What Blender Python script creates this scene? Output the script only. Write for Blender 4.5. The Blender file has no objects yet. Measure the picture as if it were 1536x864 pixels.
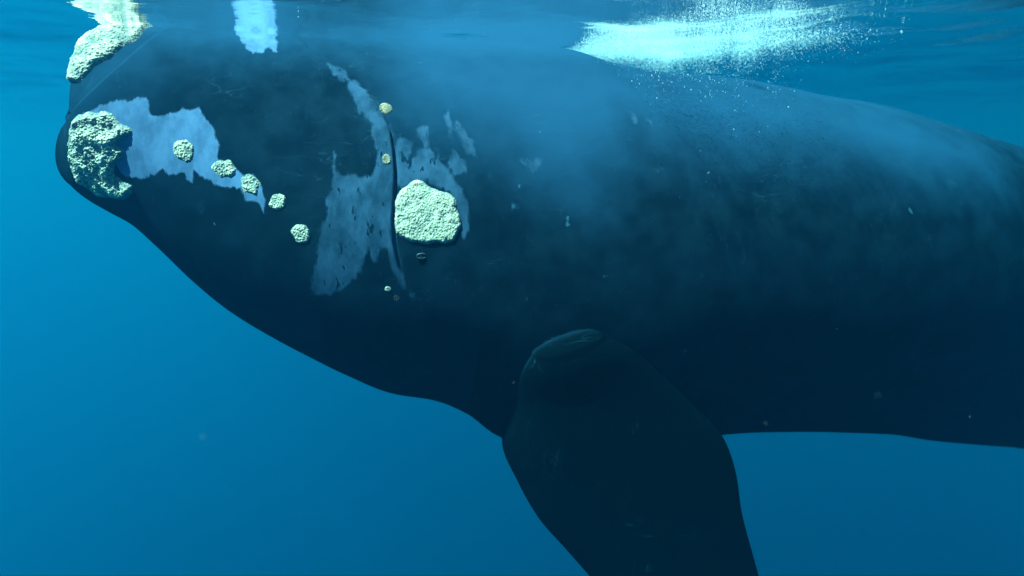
import bpy, bmesh, math, random
import numpy as np
from mathutils import Vector, noise as mnoise

# ------------------------------------------------------------------ camera, sky, sun, exposure
scene = bpy.context.scene
C = scene.collection
cam_data = bpy.data.cameras.new('camera')
cam_data.sensor_width = 36.0
cam_data.lens = 1001.0 / 1536.0 * 36.0
cam_data.clip_start = 0.05
cam_data.clip_end = 2000.0
cam_data.dof.use_dof = True
cam_data.dof.focus_distance = 4.9
cam_data.dof.aperture_fstop = 0.7
cam = bpy.data.objects.new('camera', cam_data)
C.objects.link(cam)
cam.location = (0.0, 0.0, -0.9)
cam.rotation_euler = (math.radians(78), 0, 0)
scene.camera = cam

SUN_DIR = Vector((-0.52, -0.28, 1.0)).normalized()       # towards the sun
world = bpy.data.worlds.new('World')
scene.world = world
world.use_nodes = True
wn = world.node_tree.nodes
sky = wn.new('ShaderNodeTexSky')
sky.sky_type = 'NISHITA'
sky.sun_disc = False
sky.sun_elevation = math.asin(SUN_DIR.z)
sky.sun_rotation = math.atan2(SUN_DIR.x, SUN_DIR.y)
wn['Background'].inputs['Strength'].default_value = 0.05
world.node_tree.links.new(sky.outputs['Color'], wn['Background'].inputs['Color'])

sun_data = bpy.data.lights.new('sun', 'SUN')
sun_data.energy = 5.0
sun_data.angle = math.radians(0.5)
sun_data.color = (1.0, 0.97, 0.92)
sun = bpy.data.objects.new('sun', sun_data)
C.objects.link(sun)
sun.rotation_euler = SUN_DIR.to_track_quat('Z', 'Y').to_euler()
sun.location = (0, 0, 30)

scene.view_settings.view_transform = 'Standard'
scene.view_settings.look = 'None'
scene.view_settings.gamma = 1.0
scene.view_settings.exposure = 2.42
scene.view_settings.use_curve_mapping = False
cy = scene.cycles
cy.use_denoising = True
cy.max_bounces = 12
cy.volume_bounces = 3
cy.diffuse_bounces = 8
cy.glossy_bounces = 4
cy.transparent_max_bounces = 24
cy.sample_clamp_indirect = 6.0

# ------------------------------------------------------------------ traced shape data (whale's own x, z, metres)
DATA = {"tab": [[0.0, -0.925, -1.008], [0.015, -0.907, -1.097], [0.05, -0.806, -1.175], [0.09, -0.735, -1.219], [0.13, -0.692, -1.265], [0.17, -0.627, -1.304], [0.22, -0.331, -1.348], [0.28, -0.162, -1.391], [0.36, -0.068, -1.444], [0.5, 0.009, -1.536], [0.7, 0.019, -1.749], [0.95, 0.028, -2.045], [1.2, 0.034, -2.294], [1.5, 0.037, -2.523], [1.8, 0.039, -2.725], [2.1, 0.04, -2.916], [2.5, 0.036, -3.132], [2.9, 0.031, -3.244], [3.2, 0.027, -3.41], [3.5, 0.02, -3.671], [3.8, 0.008, -3.79], [4.2, -0.022, -3.863], [4.6, -0.12, -3.91], [5.0, -0.18, -3.912], [5.5, -0.207, -3.915], [6.0, -0.237, -3.934], [6.5, -0.298, -3.983], [7.0, -0.372, -4.048], [7.6, -0.429, -4.148], [8.3, -0.557, -4.28], [9.0, -0.692, -4.476], [9.8, -0.838, -4.669], [10.6, -0.947, -4.852], [11.3, -0.948, -4.995], [12.1, -1.258, -4.577], [12.9, -1.603, -4.112], [13.8, -1.948, -3.647], [14.8, -2.258, -3.229], [15.6, -2.465, -2.95]],
 "WX": [0, 0.03, 0.1, 0.2, 0.5, 1, 1.6, 2.2, 3, 4, 5, 6.5, 8, 9.8, 12, 14.2, 15.6],
 "WW": [0.03, 0.13, 0.22, 0.31, 0.52, 0.8, 1.04, 1.21, 1.4, 1.58, 1.68, 1.68, 1.6, 1.28, 0.82, 0.36, 0.15],
 "KX": [0, 1.5, 3, 5, 15.6],
 "KW": [0.0, 0.22, 0.12, 0, 0],
 "org": [-3.6133, 5.4, 16.0],
 "lip": [[0.266, -0.67], [0.315, -0.625], [0.483, -0.481], [0.652, -0.318], [0.781, -0.173], [0.87, -0.071], [0.99, 0.12], [1.711, 0.12], [1.861, -0.029], [1.931, -0.092], [1.98, -0.165], [2.04, -0.218], [2.109, -0.254], [2.189, -0.318], [2.258, -0.401], [2.367, -0.481], [2.427, -0.562], [2.476, -0.663], [2.516, -0.786], [2.526, -0.931], [2.526, -1.09], [2.506, -1.281], [2.486, -1.426], [2.486, -1.595], [2.516, -1.769], [2.575, -1.918], [2.645, -2.027], [2.764, -2.19]],
 "cal": {"chin": [[0.243, -0.766], [0.29, -0.713], [0.355, -0.667], [0.424, -0.652], [0.483, -0.643], [0.553, -0.64], [0.612, -0.65], [0.632, -0.705], [0.662, -0.736], [0.702, -0.749], [0.751, -0.784], [0.731, -0.842], [0.692, -0.871], [0.652, -0.881], [0.632, -0.896], [0.642, -0.907], [0.662, -0.93], [0.642, -0.997], [0.592, -1.049], [0.553, -1.107], [0.612, -1.137], [0.682, -1.176], [0.682, -1.242], [0.632, -1.306], [0.563, -1.314], [0.454, -1.306], [0.335, -1.302], [0.297, -1.26], [0.236, -1.229], [0.192, -1.176], [0.169, -1.104], [0.172, -1.002], [0.189, -0.879]],
 "bonnet": [[0.315, -0.449], [0.374, -0.415], [0.434, -0.369], [0.483, -0.325], [0.563, -0.27], [0.652, -0.207], [0.711, -0.153], [0.771, -0.084], [0.831, 0.04], [0.871, 0.5], [-0.3, 0.5], [-0.3, -0.449]],
 "brow": [[2.516, -1.234], [2.565, -1.182], [2.635, -1.141], [2.684, -1.126], [2.734, -1.14], [2.783, -1.185], [2.853, -1.212], [2.912, -1.231], [2.952, -1.268], [2.972, -1.313], [2.992, -1.389], [2.992, -1.471], [2.962, -1.537], [2.932, -1.592], [2.843, -1.617], [2.724, -1.62], [2.605, -1.605], [2.536, -1.574], [2.496, -1.527], [2.486, -1.426], [2.496, -1.319]]}, "dots": [[1.068, -0.931, 0.093], [1.336, -1.062, 0.09], [1.514, -1.167, 0.086], [1.693, -1.291, 0.077], [1.842, -1.522, 0.086], [2.496, -0.624, 0.059], [2.476, -0.989, 0.046], [2.436, -1.935, 0.031]],
 "eye": [2.684, -1.696],
 "patch": {"A": [[[0.394, -0.674], [0.513, -0.617], [0.652, -0.579], [0.83, -0.562], [0.85, -0.621], [0.85, -0.679], [0.91, -0.691], [1.009, -0.664], [1.068, -0.632], [1.118, -0.646], [1.187, -0.632], [1.207, -0.67], [1.227, -0.716], [1.286, -0.773], [1.296, -0.833], [1.296, -0.929], [1.296, -0.996], [1.376, -1.021], [1.465, -1.103], [1.534, -1.101], [1.584, -1.19], [1.604, -1.279], [1.594, -1.374], [1.564, -1.306], [1.524, -1.284], [1.475, -1.282], [1.445, -1.192], [1.366, -1.187], [1.277, -1.177], [1.237, -1.138], [1.167, -1.102], [1.128, -1.076], [1.108, -1.159], [1.068, -1.138], [1.068, -1.083], [0.949, -1.105], [0.91, -1.062], [0.85, -1.105], [0.751, -1.126], [0.602, -1.115], [0.523, -0.976], [0.503, -0.832], [0.414, -0.721]], [[1.405, 0.03], [1.405, 0.036], [1.465, -0.084], [1.524, -0.172], [1.564, -0.197], [1.633, -0.191], [1.673, -0.148], [1.733, -0.206], [1.733, -0.02], [1.733, 0.032]]],
 "B": [[[2.089, -0.264], [2.139, -0.37], [2.208, -0.403], [2.248, -0.42], [2.238, -0.511], [2.268, -0.56], [2.298, -0.658], [2.337, -0.639], [2.377, -0.735], [2.397, -0.833], [2.407, -0.924], [2.397, -1.051], [2.367, -1.121], [2.327, -1.122], [2.228, -1.1], [2.159, -1.102], [2.119, -1.066], [2.109, -0.957], [2.089, -1.05], [2.08, -1.138], [2.089, -1.213], [2.03, -1.28], [2.02, -1.396], [1.97, -1.497], [1.951, -1.616], [1.911, -1.766], [1.881, -1.921], [1.901, -1.994], [2.04, -1.966], [2.218, -1.868], [2.268, -1.718], [2.298, -1.623], [2.317, -1.696], [2.357, -1.738], [2.387, -1.62], [2.436, -1.623], [2.476, -1.77], [2.545, -1.922], [2.605, -2.001], [2.575, -1.918], [2.526, -1.781], [2.496, -1.597], [2.496, -1.428], [2.516, -1.283], [2.536, -1.091], [2.536, -0.932], [2.526, -0.778], [2.486, -0.664], [2.436, -0.563], [2.377, -0.482], [2.268, -0.402], [2.198, -0.312]], [[2.545, -0.833], [2.585, -0.828], [2.655, -0.878], [2.684, -0.881], [2.625, -1.006], [2.635, -1.007], [2.694, -0.918], [2.754, -0.914], [2.714, -0.784], [2.783, -0.754], [2.783, -0.907], [2.823, -0.91], [2.853, -0.998], [2.922, -1.104], [3.011, -1.219], [3.041, -1.338], [3.031, -1.502], [2.992, -1.554], [2.972, -1.436], [2.932, -1.244], [2.754, -1.142], [2.555, -1.19], [2.516, -1.234]], [[2.922, -0.671], [2.962, -0.642], [2.972, -0.737], [2.972, -0.835], [2.942, -0.804], [2.932, -0.732]], [[3.001, -0.714], [3.041, -0.746], [3.071, -0.832], [3.12, -0.868], [3.12, -0.973], [3.051, -0.96], [3.011, -0.878]], [[2.962, -0.927], [3.041, -0.997], [3.031, -1.083], [2.952, -1.108], [2.922, -1.026]], [[3.438, -1.006], [3.507, -0.989], [3.547, -1.017], [3.596, -0.993], [3.596, -1.035], [3.547, -1.08], [3.527, -1.108], [3.507, -1.052]], [[3.358, -1.32], [3.388, -1.332], [3.358, -1.375]], [[4.389, -0.633], [4.429, -0.652], [4.439, -0.725], [4.409, -0.717]], [[4.538, -0.697], [4.568, -0.694], [4.568, -0.756]], [[4.36, -0.75], [4.389, -0.805], [4.37, -0.79]]],
 "G": [[[0.364, -0.576], [0.483, -0.472], [0.652, -0.314], [0.771, -0.141], [0.83, -0.129], [0.711, -0.312], [0.543, -0.475], [0.414, -0.586]], [[2.694, -0.048], [4.023, -0.127], [4.756, -0.263], [6.055, -0.355], [7.205, -0.521], [8.632, -0.907], [8.285, -1.22], [6.62, -0.992], [5.589, -0.874], [5.054, -0.772], [4.399, -0.724], [4.052, -1.097], [3.933, -1.229], [3.636, -1.148], [3.458, -0.949], [3.269, -0.851], [3.081, -0.761], [2.714, -0.559], [2.635, -0.353]]]}, "foam": [[0.437, 6.765], [0.582, 6.031], [0.703, 5.445], [0.862, 5.039], [1.02, 4.692], [1.182, 4.335], [1.639, 4.263], [2.065, 4.486], [2.368, 5.167], [2.364, 5.925], [2.262, 6.587], [1.93, 6.954], [1.602, 7.259], [1.071, 6.954], [0.735, 6.906]],  # G outlines take painted light: lit ridge on the snout, then the back
 "wisps": [[1.599, 6.954], [2.114, 6.336], [1.85, 6.675], [2.322, 5.822], [1.251, 6.858], [-1.39, 4.965], [-0.784, 4.965], [-0.417, 5.039]],
 "flipL": [[3.509, -1.404, -2.48], [3.435, -1.286, -2.677], [3.42, -1.121, -2.977], [3.358, -1.09, -3.342], [3.484, -1.146, -3.714], [3.644, -1.234, -4.031], [3.867, -1.339, -4.313], [4.059, -1.415, -4.558], [4.449, -1.569, -5.031], [4.942, -1.731, -5.491], [5.27, -1.825, -5.7]],
 "flipR": [[4.027, -1.656, -2.326], [4.205, -1.69, -2.422], [4.456, -1.696, -2.627], [4.793, -1.73, -2.952], [5.056, -1.784, -3.25], [5.179, -1.809, -3.581], [5.237, -1.826, -3.885], [5.416, -1.888, -4.501], [5.581, -1.935, -5.066], [5.618, -1.946, -5.542], [5.517, -1.917, -5.716]],
 "fluke": [14.75, -2.71],
 "flipT": [0.15, 0.19, 0.22, 0.22, 0.2, 0.17, 0.14, 0.12, 0.09, 0.06, 0.03]}


# ------------------------------------------------------------------ helpers
def mesh_obj(name, verts, faces, mat=None, parent=None, smooth=True):
    me = bpy.data.meshes.new(name)
    me.from_pydata([tuple(v) for v in verts], [], [tuple(f) for f in faces])
    me.validate()
    if smooth:
        me.polygons.foreach_set('use_smooth', [True] * len(me.polygons))
    o = bpy.data.objects.new(name, me)
    C.objects.link(o)
    if mat: me.materials.append(mat)
    if parent: o.parent = parent
    return o

def np_mesh(name, verts, quads, mat=None, parent=None, k=4):
    me = bpy.data.meshes.new(name)
    verts = np.asarray(verts, np.float32); quads = np.asarray(quads, np.int32)
    me.vertices.add(len(verts)); me.vertices.foreach_set('co', verts.ravel())
    me.loops.add(quads.size); me.loops.foreach_set('vertex_index', quads.ravel())
    me.polygons.add(len(quads))
    me.polygons.foreach_set('loop_start', np.arange(len(quads), dtype=np.int32) * k)
    me.polygons.foreach_set('loop_total', np.full(len(quads), k, np.int32))
    me.polygons.foreach_set('use_smooth', np.ones(len(quads), bool))
    me.update(calc_edges=True)
    o = bpy.data.objects.new(name, me)
    C.objects.link(o)
    if mat: me.materials.append(mat)
    if parent: o.parent = parent
    return o

def tag(o, label=None, cat=None, group=None, kind=None):
    if label: o['label'] = label
    if cat: o['category'] = cat
    if group: o['group'] = group
    if kind: o['kind'] = kind
    return o

def pchip(xs, ys, x):
    xs = np.asarray(xs, float); ys = np.asarray(ys, float); h = np.diff(xs); d = np.diff(ys) / h
    m = np.zeros_like(ys)
    for i in range(1, len(xs) - 1):
        if d[i-1] * d[i] > 0:
            w1 = 2 * h[i] + h[i-1]; w2 = h[i] + 2 * h[i-1]; m[i] = (w1 + w2) / (w1 / d[i-1] + w2 / d[i])
    m[0] = d[0]; m[-1] = d[-1]
    x = np.clip(x, xs[0], xs[-1]); k = np.clip(np.searchsorted(xs, x) - 1, 0, len(xs) - 2)
    t = (x - xs[k]) / h[k]
    return ((1 + 2*t) * (1-t)**2) * ys[k] + t * (1-t)**2 * h[k] * m[k] + t*t*(3-2*t) * ys[k+1] + t*t*(t-1) * h[k] * m[k+1]

def sdf(poly, px, pz, closed=True):
    """signed distance to a polygon in the side plane, positive inside"""
    P = np.asarray(poly, float); n = len(P)
    d2 = np.full(px.shape, 1e9); inside = np.zeros(px.shape, bool)
    for i in range(n if closed else n - 1):
        a = P[i]; b = P[(i + 1) % n]; e = b - a
        wx = px - a[0]; wz = pz - a[1]
        t = np.clip((wx * e[0] + wz * e[1]) / max(e @ e, 1e-12), 0, 1)
        d2 = np.minimum(d2, (wx - t * e[0])**2 + (wz - t * e[1])**2)
        if closed:
            cond = (a[1] > pz) != (b[1] > pz)
            with np.errstate(divide='ignore', invalid='ignore'):
                xi = (b[0] - a[0]) * (pz - a[1]) / (b[1] - a[1]) + a[0]
            inside ^= cond & (px < xi)
    d = np.sqrt(d2)
    return np.where(inside, d, -d) if closed else d

def sstep(a, b, x):
    t = np.clip((x - a) / (b - a), 0, 1); return t * t * (3 - 2 * t)

def bend(x): return 0.006 * np.maximum(x - 5.5, 0) ** 2

# ------------------------------------------------------------------ materials
def new_mat(name):
    m = bpy.data.materials.new(name); m.use_nodes = True
    nt = m.node_tree
    return m, nt, nt.nodes, nt.links, nt.nodes['Principled BSDF']

def noise_node(N, L, coord, scale, detail=4, rough=0.55, mapping=None):
    t = N.new('ShaderNodeTexNoise'); t.inputs['Scale'].default_value = scale
    t.inputs['Detail'].default_value = detail; t.inputs['Roughness'].default_value = rough
    if mapping:
        mp = N.new('ShaderNodeMapping'); mp.inputs['Scale'].default_value = mapping
        L.new(coord, mp.inputs['Vector']); coord = mp.outputs['Vector']
    L.new(coord, t.inputs['Vector'])
    return t.outputs['Fac']

def math_node(N, L, op, a, b=None, c=None):
    n = N.new('ShaderNodeMath'); n.operation = op
    for i, v in enumerate((a, b, c)):
        if v is None: continue
        if isinstance(v, (int, float)): n.inputs[i].default_value = v
        else: L.new(v, n.inputs[i])
    return n.outputs[0]

def maprange(N, L, v, a, b, c=0.0, d=1.0, smooth=True):
    n = N.new('ShaderNodeMapRange'); n.interpolation_type = 'SMOOTHSTEP' if smooth else 'LINEAR'
    L.new(v, n.inputs['Value'])
    for k, x in zip(('From Min', 'From Max', 'To Min', 'To Max'), (a, b, c, d)): n.inputs[k].default_value = x
    return n.outputs['Result']

def mixcol(N, L, f, a, b):
    n = N.new('ShaderNodeMix'); n.data_type = 'RGBA'
    if isinstance(f, (int, float)): n.inputs[0].default_value = f
    else: L.new(f, n.inputs[0])
    for k, v in ((6, a), (7, b)):
        if isinstance(v, tuple): n.inputs[k].default_value = (*v, 1)
        else: L.new(v, n.inputs[k])
    return n.outputs[2]

def attr(N, name):
    a = N.new('ShaderNodeAttribute'); a.attribute_name = name; return a.outputs['Fac']

def skin_material():
    m, nt, N, L, bsdf = new_mat('whale_skin')
    co = N.new('ShaderNodeTexCoord').outputs['Object']
    big = noise_node(N, L, co, 0.9, 4, 0.6)
    mid = noise_node(N, L, co, 4.0, 5, 0.6)
    fine = noise_node(N, L, co, 26, 4, 0.6)
    drip = noise_node(N, L, co, 15, 5, 0.65, (1.0, 1.0, 0.2))        # streaks running down the flank
    speck = noise_node(N, L, co, 55, 2, 0.5)
    dark = mixcol(N, L, maprange(N, L, mid, .35, .7), (.0018, .0062, .0115), (.0042, .0122, .0215))
    dark = mixcol(N, L, attr(N, 'flipper_black'), dark, (.0006, .0020, .0031))
    # cloudy greyer back, with top light, sheen and distance haze painted in
    g = math_node(N, L, 'ADD', attr(N, 'pale_toplight'), math_node(N, L, 'MULTIPLY_ADD', big, .36, -.18))
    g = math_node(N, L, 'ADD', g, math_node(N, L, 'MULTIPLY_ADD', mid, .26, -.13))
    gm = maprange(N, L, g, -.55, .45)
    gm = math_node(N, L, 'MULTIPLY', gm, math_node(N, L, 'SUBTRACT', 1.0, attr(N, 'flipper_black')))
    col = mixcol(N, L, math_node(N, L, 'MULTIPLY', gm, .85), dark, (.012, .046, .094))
    # pale patches: signed distance plus ragged edges
    rag = math_node(N, L, 'ADD', math_node(N, L, 'MULTIPLY_ADD', drip, .13, -.065), math_node(N, L, 'MULTIPLY_ADD', fine, .035, -.0175))
    b = math_node(N, L, 'ADD', attr(N, 'patch_dull'), rag)
    bm_ = maprange(N, L, b, -.015, .015)
    holes = maprange(N, L, noise_node(N, L, co, 13, 3, 0.6, (1.4, 1.0, .5)), .62, .66)
    bm_ = math_node(N, L, 'MULTIPLY', bm_, math_node(N, L, 'SUBTRACT', 1.0, holes))
    blot = noise_node(N, L, co, 7, 6, .68, (1, 1, .55))              # peeling, mottled pigment
    bcol = mixcol(N, L, maprange(N, L, blot, .32, .68), (.011, .028, .052), (.033, .066, .120))
    col = mixcol(N, L, math_node(N, L, 'MULTIPLY', bm_, .92), col, bcol)
    rag2 = math_node(N, L, 'MULTIPLY', rag, .7)
    a = math_node(N, L, 'ADD', attr(N, 'patch_pale'), rag2)
    am = maprange(N, L, a, -.009, .010)
    acol = mixcol(N, L, maprange(N, L, blot, .3, .7), (.045, .078, .15), (.090, .140, .255))
    col = mixcol(N, L, am, col, acol)
    # fine scratches: thin level lines of stretched noise, in patches
    for sc_, mp_, seed_ in ((3.0, (.35, 1, 1.6), 0.0), (4.0, (1.5, 1, .4), 3.7)):
        sh = N.new('ShaderNodeVectorMath'); sh.operation = 'ADD'; L.new(co, sh.inputs[0]); sh.inputs[1].default_value = (seed_, seed_, 0)
        ln = math_node(N, L, 'ABSOLUTE', math_node(N, L, 'SUBTRACT', noise_node(N, L, sh.outputs[0], sc_, 3, .55, mp_), .5))
        lm = math_node(N, L, 'MULTIPLY', maprange(N, L, ln, .0, .0045, 1, 0), maprange(N, L, noise_node(N, L, sh.outputs[0], 1.7, 3, .6), .52, .62))
        col = mixcol(N, L, math_node(N, L, 'MULTIPLY', lm, .30), col, (.03, .06, .085))
    # small scars and flakes
    sc = maprange(N, L, noise_node(N, L, co, 7.5, 5, .62, (1, 1, .6)), .715, .73)
    col = mixcol(N, L, math_node(N, L, 'MULTIPLY', sc, .55), col, (.05, .10, .16))
    col = mixcol(N, L, math_node(N, L, 'MULTIPLY', maprange(N, L, speck, .72, .78), .4), col, (.05, .08, .11))
    L.new(col, bsdf.inputs['Base Color'])
    L.new(maprange(N, L, mid, .3, .7, .5, .68), bsdf.inputs['Roughness'])
    bsdf.inputs['Specular IOR Level'].default_value = .0
    h = math_node(N, L, 'ADD', math_node(N, L, 'MULTIPLY', mid, .5), math_node(N, L, 'MULTIPLY', fine, .25))
    bp = N.new('ShaderNodeBump'); bp.inputs['Strength'].default_value = .2; bp.inputs['Distance'].default_value = .02
    L.new(h, bp.inputs['Height']); L.new(bp.outputs['Normal'], bsdf.inputs['Normal'])
    return m

def callosity_material(name='callosity_crust', white=(.54, .375, .27), grey=(.15, .14, .13)):
    m, nt, N, L, bsdf = new_mat(name)
    co = N.new('ShaderNodeTexCoord').outputs['Object']
    h = attr(N, 'crust')
    n1 = noise_node(N, L, co, 60, 3, .6)
    n2 = noise_node(N, L, co, 14, 4, .6)
    f = math_node(N, L, 'ADD', h, math_node(N, L, 'MULTIPLY_ADD', n1, .7, -.35))
    f = math_node(N, L, 'ADD', f, math_node(N, L, 'MULTIPLY_ADD', n2, .7, -.35))
    col = mixcol(N, L, maprange(N, L, f, .12, .75), grey, white)
    L.new(col, bsdf.inputs['Base Color'])
    bsdf.inputs['Roughness'].default_value = .9
    bsdf.inputs['Specular IOR Level'].default_value = .1
    v = N.new('ShaderNodeTexVoronoi'); v.inputs['Scale'].default_value = 70; L.new(co, v.inputs['Vector'])
    bp = N.new('ShaderNodeBump'); bp.inputs['Strength'].default_value = .45; bp.inputs['Distance'].default_value = .010
    bp.invert = True
    L.new(v.outputs['Distance'], bp.inputs['Height']); L.new(bp.outputs['Normal'], bsdf.inputs['Normal'])
    return m

SKIN = skin_material()
CRUST = callosity_material()
CRUST_BROWN = callosity_material('callosity_brown', (.32, .19, .12), (.10, .08, .06))

def sea_material():
    m, nt, N, L, bsdf = new_mat('sea_surface')
    N.remove(bsdf)
    out = N['Material Output']
    co = N.new('ShaderNodeTexCoord').outputs['Object']
    h = noise_node(N, L, co, 5.0, 4, .55)
    h2 = noise_node(N, L, co, 1.3, 3, .5)
    hh = math_node(N, L, 'ADD', math_node(N, L, 'MULTIPLY', h, .25), h2)
    bp = N.new('ShaderNodeBump'); bp.inputs['Strength'].default_value = .5; bp.inputs['Distance'].default_value = .05
    L.new(hh, bp.inputs['Height'])
    fr = N.new('ShaderNodeFresnel'); fr.inputs['IOR'].default_value = 1.33
    gl = N.new('ShaderNodeBsdfGlossy'); gl.inputs['Roughness'].default_value = .03
    gl.inputs['Color'].default_value = (1, 1, 1, 1)
    tr = N.new('ShaderNodeBsdfTransparent')
    mx = N.new('ShaderNodeMixShader')
    L.new(bp.outputs['Normal'], fr.inputs['Normal']); L.new(bp.outputs['Normal'], gl.inputs['Normal'])
    L.new(fr.outputs[0], mx.inputs[0]); L.new(tr.outputs[0], mx.inputs[1]); L.new(gl.outputs[0], mx.inputs[2])
    L.new(mx.outputs[0], out.inputs['Surface'])
    return m

def bubble_material():
    m, nt, N, L, bsdf = new_mat('air_bubbles')
    N.remove(bsdf)
    out = N['Material Output']
    d = N.new('ShaderNodeBsdfDiffuse'); d.inputs['Color'].default_value = (.74, .78, .78, 1)
    t = N.new('ShaderNodeBsdfTranslucent'); t.inputs['Color'].default_value = (.78, .82, .82, 1)
    p = N.new('ShaderNodeBsdfTransparent')
    a = N.new('ShaderNodeMixShader'); a.inputs[0].default_value = .55
    b = N.new('ShaderNodeMixShader'); b.inputs[0].default_value = .7
    L.new(d.outputs[0], a.inputs[1]); L.new(t.outputs[0], a.inputs[2])
    L.new(a.outputs[0], b.inputs[1]); L.new(p.outputs[0], b.inputs[2])
    L.new(b.outputs[0], out.inputs['Surface'])
    return m

# ------------------------------------------------------------------ the sea: surface sheet and the water body
def build_sea():
    def axis(a, b, step, lim):
        mid = np.arange(a, b, step); g = [step]
        o = []
        x = 0.0; d = step
        while x < lim:
            d *= 1.25; x += d; o.append(x)
        o = np.array(o)
        return np.concatenate([a - o[::-1], mid, mid[-1] + o])
    xs = axis(-6.0, 8.0, .045, 640); ys = axis(3.5, 14.0, .045, 640)
    X, Y = np.meshgrid(xs, ys, indexing='ij')
    rng = np.random.default_rng(4)
    Z = np.zeros_like(X)
    for k in range(26):
        lam = rng.uniform(.35, 3.2); th = rng.normal(.35, .8); ph = rng.uniform(0, 6.28)
        amp = .0040 * lam ** .9
        fade = np.exp(-np.maximum(np.hypot(X, Y - 5) - 9, 0) / 6) if lam < 1.5 else 1.0
        Z += amp * fade * np.sin(2 * math.pi / lam * (X * math.cos(th) + Y * math.sin(th)) + ph)
    nx, ny = X.shape
    idx = np.arange(nx * ny).reshape(nx, ny)
    q = np.stack([idx[:-1, :-1], idx[1:, :-1], idx[1:, 1:], idx[:-1, 1:]], -1).reshape(-1, 4)
    o = np_mesh('water_surface', np.stack([X, Y, Z], -1).reshape(-1, 3), q, sea_material())
    tag(o, kind='structure')
    # the blue sea water itself
    V = [(x, y, z) for z in (-350, .75) for y in (-700, 700) for x in (-700, 700)]
    Fc = [(0, 1, 3, 2), (4, 6, 7, 5), (0, 4, 5, 1), (2, 3, 7, 6), (0, 2, 6, 4), (1, 5, 7, 3)]
    m = bpy.data.materials.new('sea_water'); m.use_nodes = True
    N = m.node_tree.nodes; L = m.node_tree.links; N.remove(N['Principled BSDF'])
    v = N.new('ShaderNodeVolumePrincipled')
    # per metre: red is swallowed quickly, green and blue travel far
    dens = .20
    scat = (.0003, .0063, .0134); absr = (.17, .0120, .0104)
    col = [s / dens for s in scat]
    v.inputs['Color'].default_value = (*col, 1)
    v.inputs['Absorption Color'].default_value = (*[max(0, 1 - a / dens / (1 - c)) ** 2 for a, c in zip(absr, col)], 1)
    v.inputs['Density'].default_value = dens
    v.inputs['Anisotropy'].default_value = .68
    L.new(v.outputs[0], N['Material Output'].inputs['Volume'])
    h = mesh_obj('haze', V, Fc, m, smooth=False)
    b = bmesh.new(); b.from_mesh(h.data); bmesh.ops.recalc_face_normals(b, faces=b.faces); b.to_mesh(h.data); b.free()
    tag(h, 'blue sea water filling the whole view around the whale', 'sea water', kind='stuff')
build_sea()

# ------------------------------------------------------------------ the whale
ox, oy, yaw = DATA['org']
whale = bpy.data.objects.new('right_whale', None)
C.objects.link(whale)
whale.location = (ox, oy, 0); whale.rotation_euler = (0, 0, math.radians(yaw))
tag(whale, 'huge black right whale with pale callosities swimming just under the water surface', 'whale')

T = np.array(DATA['tab'])
def lip_offset(x, z):
    d = sdf(DATA['lip'] + [(6, -2.4), (6, -9), (-3, -9), (-3, -.75)], x, z)
    back = sstep(.5, 1.6, x)                               # front groove along the rostrum is deeper
    amp = (.16 * (1 - back) + .028 * back) * (1 - .6 * sstep(.9, 2.0, -z)) * sstep(.02, .35, x)
    amp = amp * (1 - sstep(1.65, 1.95, -z))
    ins = sstep(-.012, .014, d) * np.exp(-np.maximum(d, 0) / .7)
    groove = -.014 * np.exp(-((d + .012) / .011) ** 2) * sstep(1.7, 2.0, x) * (1 - sstep(1.6, 1.95, -z))
    return amp * ins + groove

def section(x, ph):
    ZT = pchip(T[:, 0], T[:, 1], x)[:, None]; ZB = pchip(T[:, 0], T[:, 2], x)[:, None]
    W = pchip(DATA['WX'], DATA['WW'], x)[:, None]; k = pchip(DATA['KX'], DATA['KW'], x)[:, None]
    z = ZB + (ZT - ZB) * (1 - np.cos(ph)) / 2
    y = W * np.sin(ph) ** .95 * (1 + k * np.cos(ph))
    xx = x[:, None] + 0 * z
    off = lip_offset(xx, z)
    y = y * (1 + off / np.maximum(W, .35))
    return xx, y, z

gx = np.concatenate([.3 * np.linspace(0, 1, 46) ** 1.6, np.arange(.31, 3.6, .01), np.arange(3.61, 8, .025), np.arange(8.05, 15.6, .07)])
n_near, n_far = 400, 110
ph_n = np.linspace(0, math.pi, n_near)[None, :]; ph_f = np.linspace(math.pi, 0, n_far)[None, 1:-1]
xn, yn, zn = section(gx, ph_n); xf, yf, zf = section(gx, ph_f)
GX = np.concatenate([xn, xf], 1); GY = np.concatenate([-yn, yf], 1); GZ = np.concatenate([zn, zf], 1)
grid = np.stack([GX, GY, GZ], -1)
R, K = GX.shape
gid = np.arange(R * K).reshape(R, K)
gq = np.stack([gid[:-1], gid[1:], np.roll(gid[1:], -1, 1), np.roll(gid[:-1], -1, 1)], -1).reshape(-1, 4)
flat = grid.reshape(-1, 3)

def loft(rings):
    n = len(rings[0]); V = [p for r in rings for p in r]; Fc = []
    for i in range(len(rings) - 1):
        for j in range(n):
            Fc.append((i*n + j, i*n + (j+1) % n, (i+1)*n + (j+1) % n, (i+1)*n + j))
    Fc.append(tuple(range(n))[::-1]); Fc.append(tuple(range((len(rings)-1)*n, len(rings)*n)))
    return V, Fc

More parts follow.
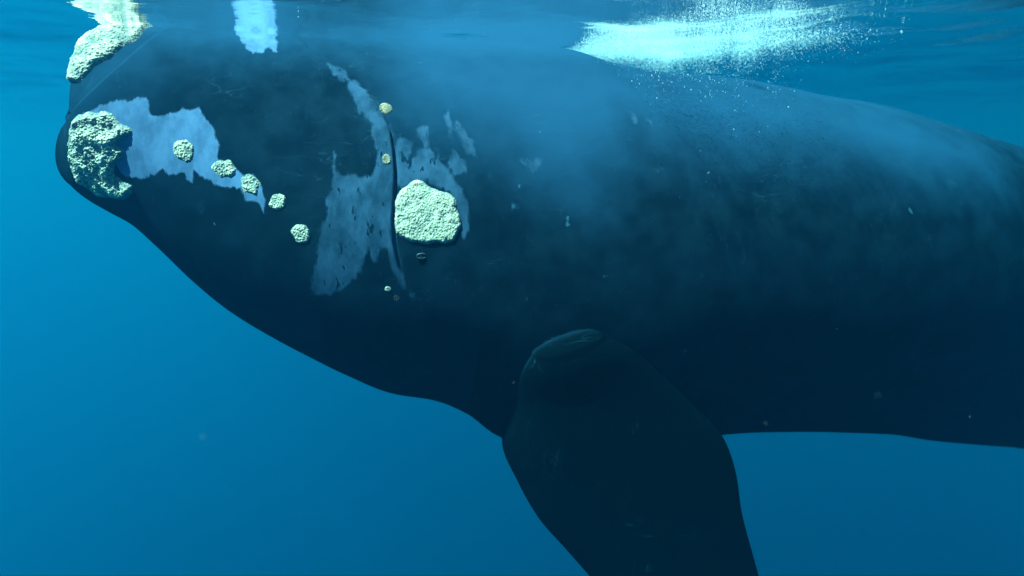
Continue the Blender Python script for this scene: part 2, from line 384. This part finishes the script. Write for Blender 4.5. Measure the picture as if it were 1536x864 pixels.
def flipper_mesh(sign):
    Lp = np.array(DATA['flipL']); Rp = np.array(DATA['flipR']); Th = np.array(DATA['flipT'])
    t0 = np.arange(len(Th)); t = np.linspace(0, len(Th) - 1, 90)
    Lp = np.stack([pchip(t0, Lp[:, i], t) for i in range(3)], 1); Rp = np.stack([pchip(t0, Rp[:, i], t) for i in range(3)], 1)
    Th = pchip(t0, Th, t)
    rings = []
    n = 64
    th = np.linspace(0, 2 * math.pi, n, endpoint=False)
    for i in range(len(t)):
        c0 = (Lp[i] + Rp[i]) / 2; a = (Rp[i] - Lp[i]) / 2
        ax = (Lp[min(i+1, 89)] + Rp[min(i+1, 89)] - Lp[max(i-1, 0)] - Rp[max(i-1, 0)])
        nn = np.cross(ax, a); nn /= np.linalg.norm(nn)
        rings.append(c0 + np.outer(np.cos(th), a) + np.outer(np.sin(th) * (1 - .25 * np.cos(th)) * Th[i], nn))
    # rounded ends
    def cap(ring, d, s): c0 = ring.mean(0); return c0 + (ring - c0) * s + d
    d0 = rings[0].mean(0) - rings[3].mean(0); d0 = d0 / np.linalg.norm(d0)
    d1 = rings[-1].mean(0) - rings[-4].mean(0); d1 = d1 / np.linalg.norm(d1)
    head = [cap(rings[0], d0 * .085 * math.sin(q), math.cos(q)) for q in (1.5, 1.35, 1.15, .95, .75, .55, .35, .17)]
    tail = [cap(rings[-1], d1 * .05 * math.sin(q), math.cos(q)) for q in (.35, .7, 1.1, 1.45)]
    rings = head + rings + tail
    if sign < 0: rings = [r * np.array([1, -1, 1]) for r in rings]
    V, Fc = loft([[tuple(p) for p in r] for r in rings])
    return V, Fc

def fluke_mesh():
    rings = []
    n = 24; th = np.linspace(0, 2 * math.pi, n, endpoint=False)
    for yy in np.linspace(-2.4, 2.4, 61):
        q = abs(yy) / 2.4
        le = 14.75 + .15 * q + 1.15 * q ** 1.8; te = 15.92 + .30 * math.sin(q * math.pi * .9) - .12 * math.exp(-(q / .06) ** 2) + .12 * q
        te = max(te, le + .03)
        thk = .11 * (1 - q) ** .7 + .008
        rings.append([((le + te) / 2 - (te - le) / 2 * math.cos(a), yy, DATA['fluke'][1] + thk * math.sin(a)) for a in th])
    return loft(rings)

def clean(o):
    b = bmesh.new(); b.from_mesh(o.data)
    bmesh.ops.remove_doubles(b, verts=b.verts, dist=1e-6)
    bmesh.ops.recalc_face_normals(b, faces=b.faces)
    b.to_mesh(o.data); b.free()

body = np_mesh('body', flat, gq)
b = bmesh.new(); b.from_mesh(body.data); b.verts.ensure_lookup_table()
b.faces.new([b.verts[i] for i in gid[0][::-1]]); b.faces.new([b.verts[i] for i in gid[-1]])
b.to_mesh(body.data); b.free(); clean(body)
extra = [mesh_obj('joint', *flipper_mesh(1)), mesh_obj('joint', *flipper_mesh(-1)), mesh_obj('joint', *fluke_mesh())]
for e in extra:
    clean(e)
    md = body.modifiers.new('join', 'BOOLEAN'); md.operation = 'UNION'; md.object = e; md.solver = 'MANIFOLD'
bpy.context.view_layer.update()
dg = bpy.context.evaluated_depsgraph_get()
new_me = bpy.data.meshes.new_from_object(body.evaluated_get(dg))
n_before = len(body.data.vertices)
body.modifiers.clear(); old = body.data; body.data = new_me; new_me.name = 'body'
bpy.data.meshes.remove(old)
for e in extra:
    d = e.data; bpy.data.objects.remove(e); bpy.data.meshes.remove(d)
print('body verts', n_before, '->', len(new_me.vertices))
new_me.polygons.foreach_set('use_smooth', np.ones(len(new_me.polygons), bool))
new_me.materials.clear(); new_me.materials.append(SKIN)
body.parent = whale

nv = len(new_me.vertices)
co = np.empty(nv * 3, np.float32); new_me.vertices.foreach_get('co', co); co = co.reshape(-1, 3).astype(float)
near = co[:, 1] < .05
for key, name in (('A', 'patch_pale'), ('B', 'patch_dull'), ('G', 'pale_toplight')):
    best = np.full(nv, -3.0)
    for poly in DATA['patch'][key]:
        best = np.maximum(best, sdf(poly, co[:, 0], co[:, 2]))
    if key == 'G': best = np.maximum(best, sstep(2.5, 3.4, co[:, 0]) * (sstep(-2.3, -.2, co[:, 2]) * 1.15 + .9) - 1.9)  # flank painted paler with height, as light from above falls on it
    if key == 'G': best = np.maximum(best, (sstep(-.9, .05, co[:, 2]) * (.95 + .35 * sstep(2.2, 3.2, co[:, 0])) - .9))  # painted top light along the lip top and the back
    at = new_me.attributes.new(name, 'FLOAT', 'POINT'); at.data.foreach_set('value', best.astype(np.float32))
ZT_ = pchip(T[:, 0], T[:, 1], co[:, 0]); ZB_ = pchip(T[:, 0], T[:, 2], co[:, 0])
cph = np.clip(1 - 2 * (co[:, 2] - ZB_) / (ZT_ - ZB_), -1, 1)
w_ = pchip(DATA['WX'], DATA['WW'], co[:, 0]) * np.sqrt(1 - cph ** 2)
fl = sstep(.03, .10, np.abs(co[:, 1]) - w_) * ((co[:, 0] > 3.1) & (co[:, 0] < 6.2) & (co[:, 2] < -1.9))
at = new_me.attributes.new('flipper_black', 'FLOAT', 'POINT'); at.data.foreach_set('value', fl.astype(np.float32))
co[:, 1] += bend(co[:, 0])
new_me.vertices.foreach_set('co', co.astype(np.float32).ravel()); new_me.update()

# grid normals, for everything that grows on the skin
def grid_normals():
    du = np.gradient(grid, axis=0); dv = np.roll(grid, -1, 1) - np.roll(grid, 1, 1)
    n = np.cross(du, dv); n /= np.maximum(np.linalg.norm(n, axis=2, keepdims=True), 1e-9)
    cen = np.array([0, 0, -1.5]); s = np.sign((n[..., 1] * grid[..., 1]).mean())
    return n * (s if s != 0 else 1)
gn = grid_normals()

def crust(name, dist_fn, height, cell, rough, mat, sides, label=None, cuts=2, rim=.05, seed=0, pits=.0, swell=.55):
    """a callosity: a lumpy crust grown out of the skin where dist_fn(x, z) > 0"""
    sel = np.zeros((R, K), bool)
    d = dist_fn(GX, GZ)
    sel = d > -.03
    if sides == 'near': sel &= np.arange(K)[None, :] < n_near
    if sides == 'far': sel &= np.arange(K)[None, :] >= n_near - 1
    m = sel & np.roll(sel, -1, 1)
    m[:-1] &= sel[1:] & np.roll(sel[1:], -1, 1); m[-1] = False
    q = gq.reshape(R - 1, K, 4)[m[:-1]]
    used, inv = np.unique(q, return_inverse=True); inv = inv.reshape(q.shape)
    V = flat[used]; NV = gn.reshape(-1, 3)[used]
    b = bmesh.new()
    bv = [b.verts.new(v) for v in V]
    for f in inv:
        if len(set(f)) == 4: b.faces.new([bv[i] for i in f])
    bmesh.ops.remove_doubles(b, verts=b.verts, dist=1e-5)
    if cuts: bmesh.ops.subdivide_edges(b, edges=b.edges, cuts=cuts - 1, use_grid_fill=True)
    b.normal_update()
    pos = np.array([v.co for v in b.verts]); nor = np.array([v.normal for v in b.verts])
    out = nor[:, 1] * np.sign(pos[:, 1] + 1e-9)
    if out.mean() < 0: nor = -nor
    dd = dist_fn(pos[:, 0], pos[:, 2])
    env = sstep(-.004, rim, dd)
    val = []; hs = []
    so = Vector((seed * 3.1, seed * 1.7, seed * .9))
    for p, e in zip(pos, env):
        P = Vector(p) + so
        n1 = mnoise.fractal(P * (1 / (cell * 6)), 1.0, 2.0, 3)
        vd = mnoise.voronoi(P / cell)[0]
        lump = 1.0 - min(vd[0], 1.0) * 1.3
        n2 = mnoise.noise(P * (1 / (cell * .6)))
        h = e * (height * (.75 + swell * n1) + rough * lump + rough * .35 * n2) - (1 - e) * .012
        hs.append(h); val.append(.35 + .5 * lump + .35 * n2 + swell * .7 * n1 - .6 * (1 - e) - pits)
    pos = pos + nor * np.array(hs)[:, None]
    pos[:, 1] += bend(pos[:, 0])
    for v, p in zip(b.verts, pos): v.co = p
    bmesh.ops.recalc_face_normals(b, faces=b.faces)
    me = bpy.data.meshes.new(name); b.to_mesh(me); b.free()
    me.polygons.foreach_set('use_smooth', np.ones(len(me.polygons), bool))
    at = me.attributes.new('crust', 'FLOAT', 'POINT'); at.data.foreach_set('value', np.array(val, np.float32))
    me.materials.append(mat)
    o = bpy.data.objects.new(name, me); C.objects.link(o); o.parent = whale
    if label: o['label'] = label
    return o

def wobble(fn, amp, f, seed):
    def g(x, z):
        r = np.zeros(np.shape(x))
        rng = np.random.default_rng(seed)
        for k in range(7):
            a = rng.uniform(0, 6.28); w = f * rng.uniform(.6, 2.2)
            r = r + np.sin(w * (x * math.cos(a) + z * math.sin(a)) + rng.uniform(0, 6.28)) / 2.6
        return fn(x, z) + amp * r
    return g

cal = DATA['cal']
for side in ('near', 'far'):
    crust('callosity', wobble(lambda x, z: sdf(cal['chin'], x, z), .008, 30, 1), .034, .015, .009, CRUST, side, 'lumpy cream crust on the chin', rim=.06, seed=1, pits=.03, swell=.5)
    crust('callosity', wobble(lambda x, z: sdf(cal['brow'], x, z), .006, 30, 2), .020, .010, .0065, CRUST, side, 'round pebbly cream crust behind the mouth', rim=.04, seed=2, swell=.3, pits=-.02)
    for i, (x, z, r) in enumerate(DATA['dots']):
        brown = i in (5, 6)
        ex = (1, .92, 1.05, .95, 1.03, 1, 1.1, .9)[i]; sh = (.05, -.1, .12, -.1, .1, 0, 0, 0)[i]
        crust('callosity', wobble(lambda X, Z: r - np.hypot((X - x) * ex + (Z - z) * sh, (Z - z) / ex), r * .08, 45, 5 + i), r * .12, max(r * .16, .005), r * .075, CRUST_BROWN if brown else CRUST, side, rim=r * .45, seed=5 + i, cuts=3, pits=.05)
crust('callosity', wobble(lambda x, z: sdf(cal['bonnet'], x, z), .008, 30, 3), .03, .014, .010, CRUST, 'both', 'crusty cream cap on the snout', rim=.05, seed=3, pits=.1)

# eye: small ball in a folded lid
def skin_point(x, z):
    k = np.argmin((xn - x) ** 2 + (zn - z) ** 2)
    return np.array([xn.flat[k], -yn.flat[k], zn.flat[k]])
LID, nt, N_, L_, bs = new_mat('eyelid_skin'); bs.inputs['Base Color'].default_value = (.012, .02, .024, 1); bs.inputs['Roughness'].default_value = .6
m_eye, nt, N_, L_, bs = new_mat('eye'); bs.inputs['Base Color'].default_value = (.02, .018, .015, 1); bs.inputs['Roughness'].default_value = .15
for sg in (1, -1):
    p = skin_point(*DATA['eye']); p[1] *= sg
    b = bmesh.new(); bmesh.ops.create_uvsphere(b, u_segments=20, v_segments=12, radius=.022)
    for v in b.verts: v.co = Vector((v.co.x, v.co.y * .6, v.co.z * .8)) + Vector(p)
    me = bpy.data.meshes.new('eye'); b.to_mesh(me); b.free(); me.materials.append(m_eye)
    me.polygons.foreach_set('use_smooth', np.ones(len(me.polygons), bool))
    o = bpy.data.objects.new('eye', me); C.objects.link(o); o.parent = whale
    # lids: two thin arcs of skin
    V = []; Fc = []
    n, mm = 22, 8
    for up in (1, -1):
        base = len(V)
        for i in range(n):
            a = math.pi * i / (n - 1)
            cx_, cz_ = .036 * math.cos(a), up * .017 * math.sin(a) + .004
            rr = .003 + .005 * math.sin(a)
            for j in range(mm):
                q = 2 * math.pi * j / mm
                V.append((p[0] + cx_ + 0, p[1] - sg * .006 + rr * math.cos(q), p[2] + cz_ + rr * math.sin(q)))
        for i in range(n - 1):
            for j in range(mm):
                Fc.append((base + i*mm + j, base + i*mm + (j+1) % mm, base + (i+1)*mm + (j+1) % mm, base + (i+1)*mm + j))
    lid = mesh_obj('eyelid', V, Fc, LID, o)

# ------------------------------------------------------------------ foam, bubbles and drifting specks
ICO = None
def ico():
    b = bmesh.new(); bmesh.ops.create_icosphere(b, subdivisions=1, radius=1)
    V = np.array([v.co for v in b.verts]); Fc = np.array([[v.index for v in f.verts] for f in b.faces]); b.free()
    return V, Fc
ICO = ico()
OCT = (np.array([(1, 0, 0), (-1, 0, 0), (0, 1, 0), (0, -1, 0), (0, 0, 1), (0, 0, -1)], float), np.array([(0, 2, 4), (2, 1, 4), (1, 3, 4), (3, 0, 4), (2, 0, 5), (1, 2, 5), (3, 1, 5), (0, 3, 5)]))
def cloud(name, P, r, mat, squash=None, shape=None):
    V0, F0 = shape or ICO
    V = V0[None] * r[:, None, None]
    if squash is not None: V = V * squash[:, None, :]
    V = V + P[:, None, :]
    Fc = F0[None] + (np.arange(len(P)) * len(V0))[:, None, None]
    return np_mesh(name, V.reshape(-1, 3), Fc.reshape(-1, 3), mat, k=3)
BUB = bubble_material()
rng = np.random.default_rng(11)
def in_poly(poly, n, pad=0.0):
    P = np.array(poly); lo = P.min(0); hi = P.max(0); out = np.zeros((0, 2))
    while len(out) < n:
        q = rng.uniform(lo, hi, (n * 2, 2)); out = np.concatenate([out, q[sdf(poly, q[:, 0], q[:, 1]) > pad]])
    return out[:n]
FOAM = DATA['foam']
n = 150000
q = in_poly(FOAM, n)
e = sdf(FOAM, q[:, 0], q[:, 1])
nz = np.array([mnoise.fractal(Vector((x * 3.0 + y * .6, y * 1.5, 0)), 1, 2, 4) for x, y in q])
thin = sstep(1.0, 2.2, q[:, 0])                               # the wash thins out along the body
dens = sstep(0, .25, e) * (.8 - .75 * thin) + .75 * nz * sstep(0, .2, e)
keep = rng.uniform(0, 1, n) < np.clip(dens, .015, 1)
q = q[keep]; e = e[keep]; nz = nz[keep]; thin = thin[keep]
depth = rng.exponential(1, len(q)) * (.035 + .05 * np.clip(.5 + 1.6 * nz, 0, 1.6)) * sstep(-.02, .25, e)
P = np.stack([q[:, 0], q[:, 1], -.01 - depth], 1)
r = rng.lognormal(math.log(.0019), .45, len(q))
foam = cloud('foam', P, np.clip(r, .001, .009), BUB, shape=OCT)
tag(foam, 'white churned foam of air bubbles washing off the whale back', 'foam', kind='stuff')

# loose bubbles under the surface
pts = []
for (cx_, cy_), (n, sx, dz) in zip(DATA['wisps'], ((1800, .08, .07), (1800, .07, .12), (2500, .22, .05), (3500, .25, .07), (1000, .25, .03), (3, .2, .02), (4, .2, .02), (3, .2, .02))):
    pts.append(np.stack([rng.normal(cx_, sx, n), rng.normal(cy_, sx, n), -rng.exponential(dz * .5, n) - .01], 1))
P = np.concatenate(pts); r = np.clip(rng.lognormal(math.log(.0019), .55, len(P)), .002, .02)
bub = cloud('air_bubbles', P, r, BUB, shape=OCT)
tag(bub, 'strings of loose air bubbles hanging under the foam', 'bubbles', kind='stuff')

# pale specks drifting in the water between the camera and the whale
n = 14
d = rng.uniform(1.6, 4.2, n)
P = np.stack([rng.uniform(-.75, .75, n) * d, d, -.9 + rng.uniform(-.6, .2, n) * d], 1)
SPK, nt_, N_, L_, bs_ = new_mat('drifting_specks')
bs_.inputs['Base Color'].default_value = (.75, .75, .65, 1); bs_.inputs['Roughness'].default_value = .8
sp = cloud('drifting_specks', P, rng.uniform(.0006, .0020, n), SPK, rng.uniform(.5, 1.5, (n, 3)))
tag(sp, 'tiny pale specks drifting in the blue water', 'specks', kind='stuff')
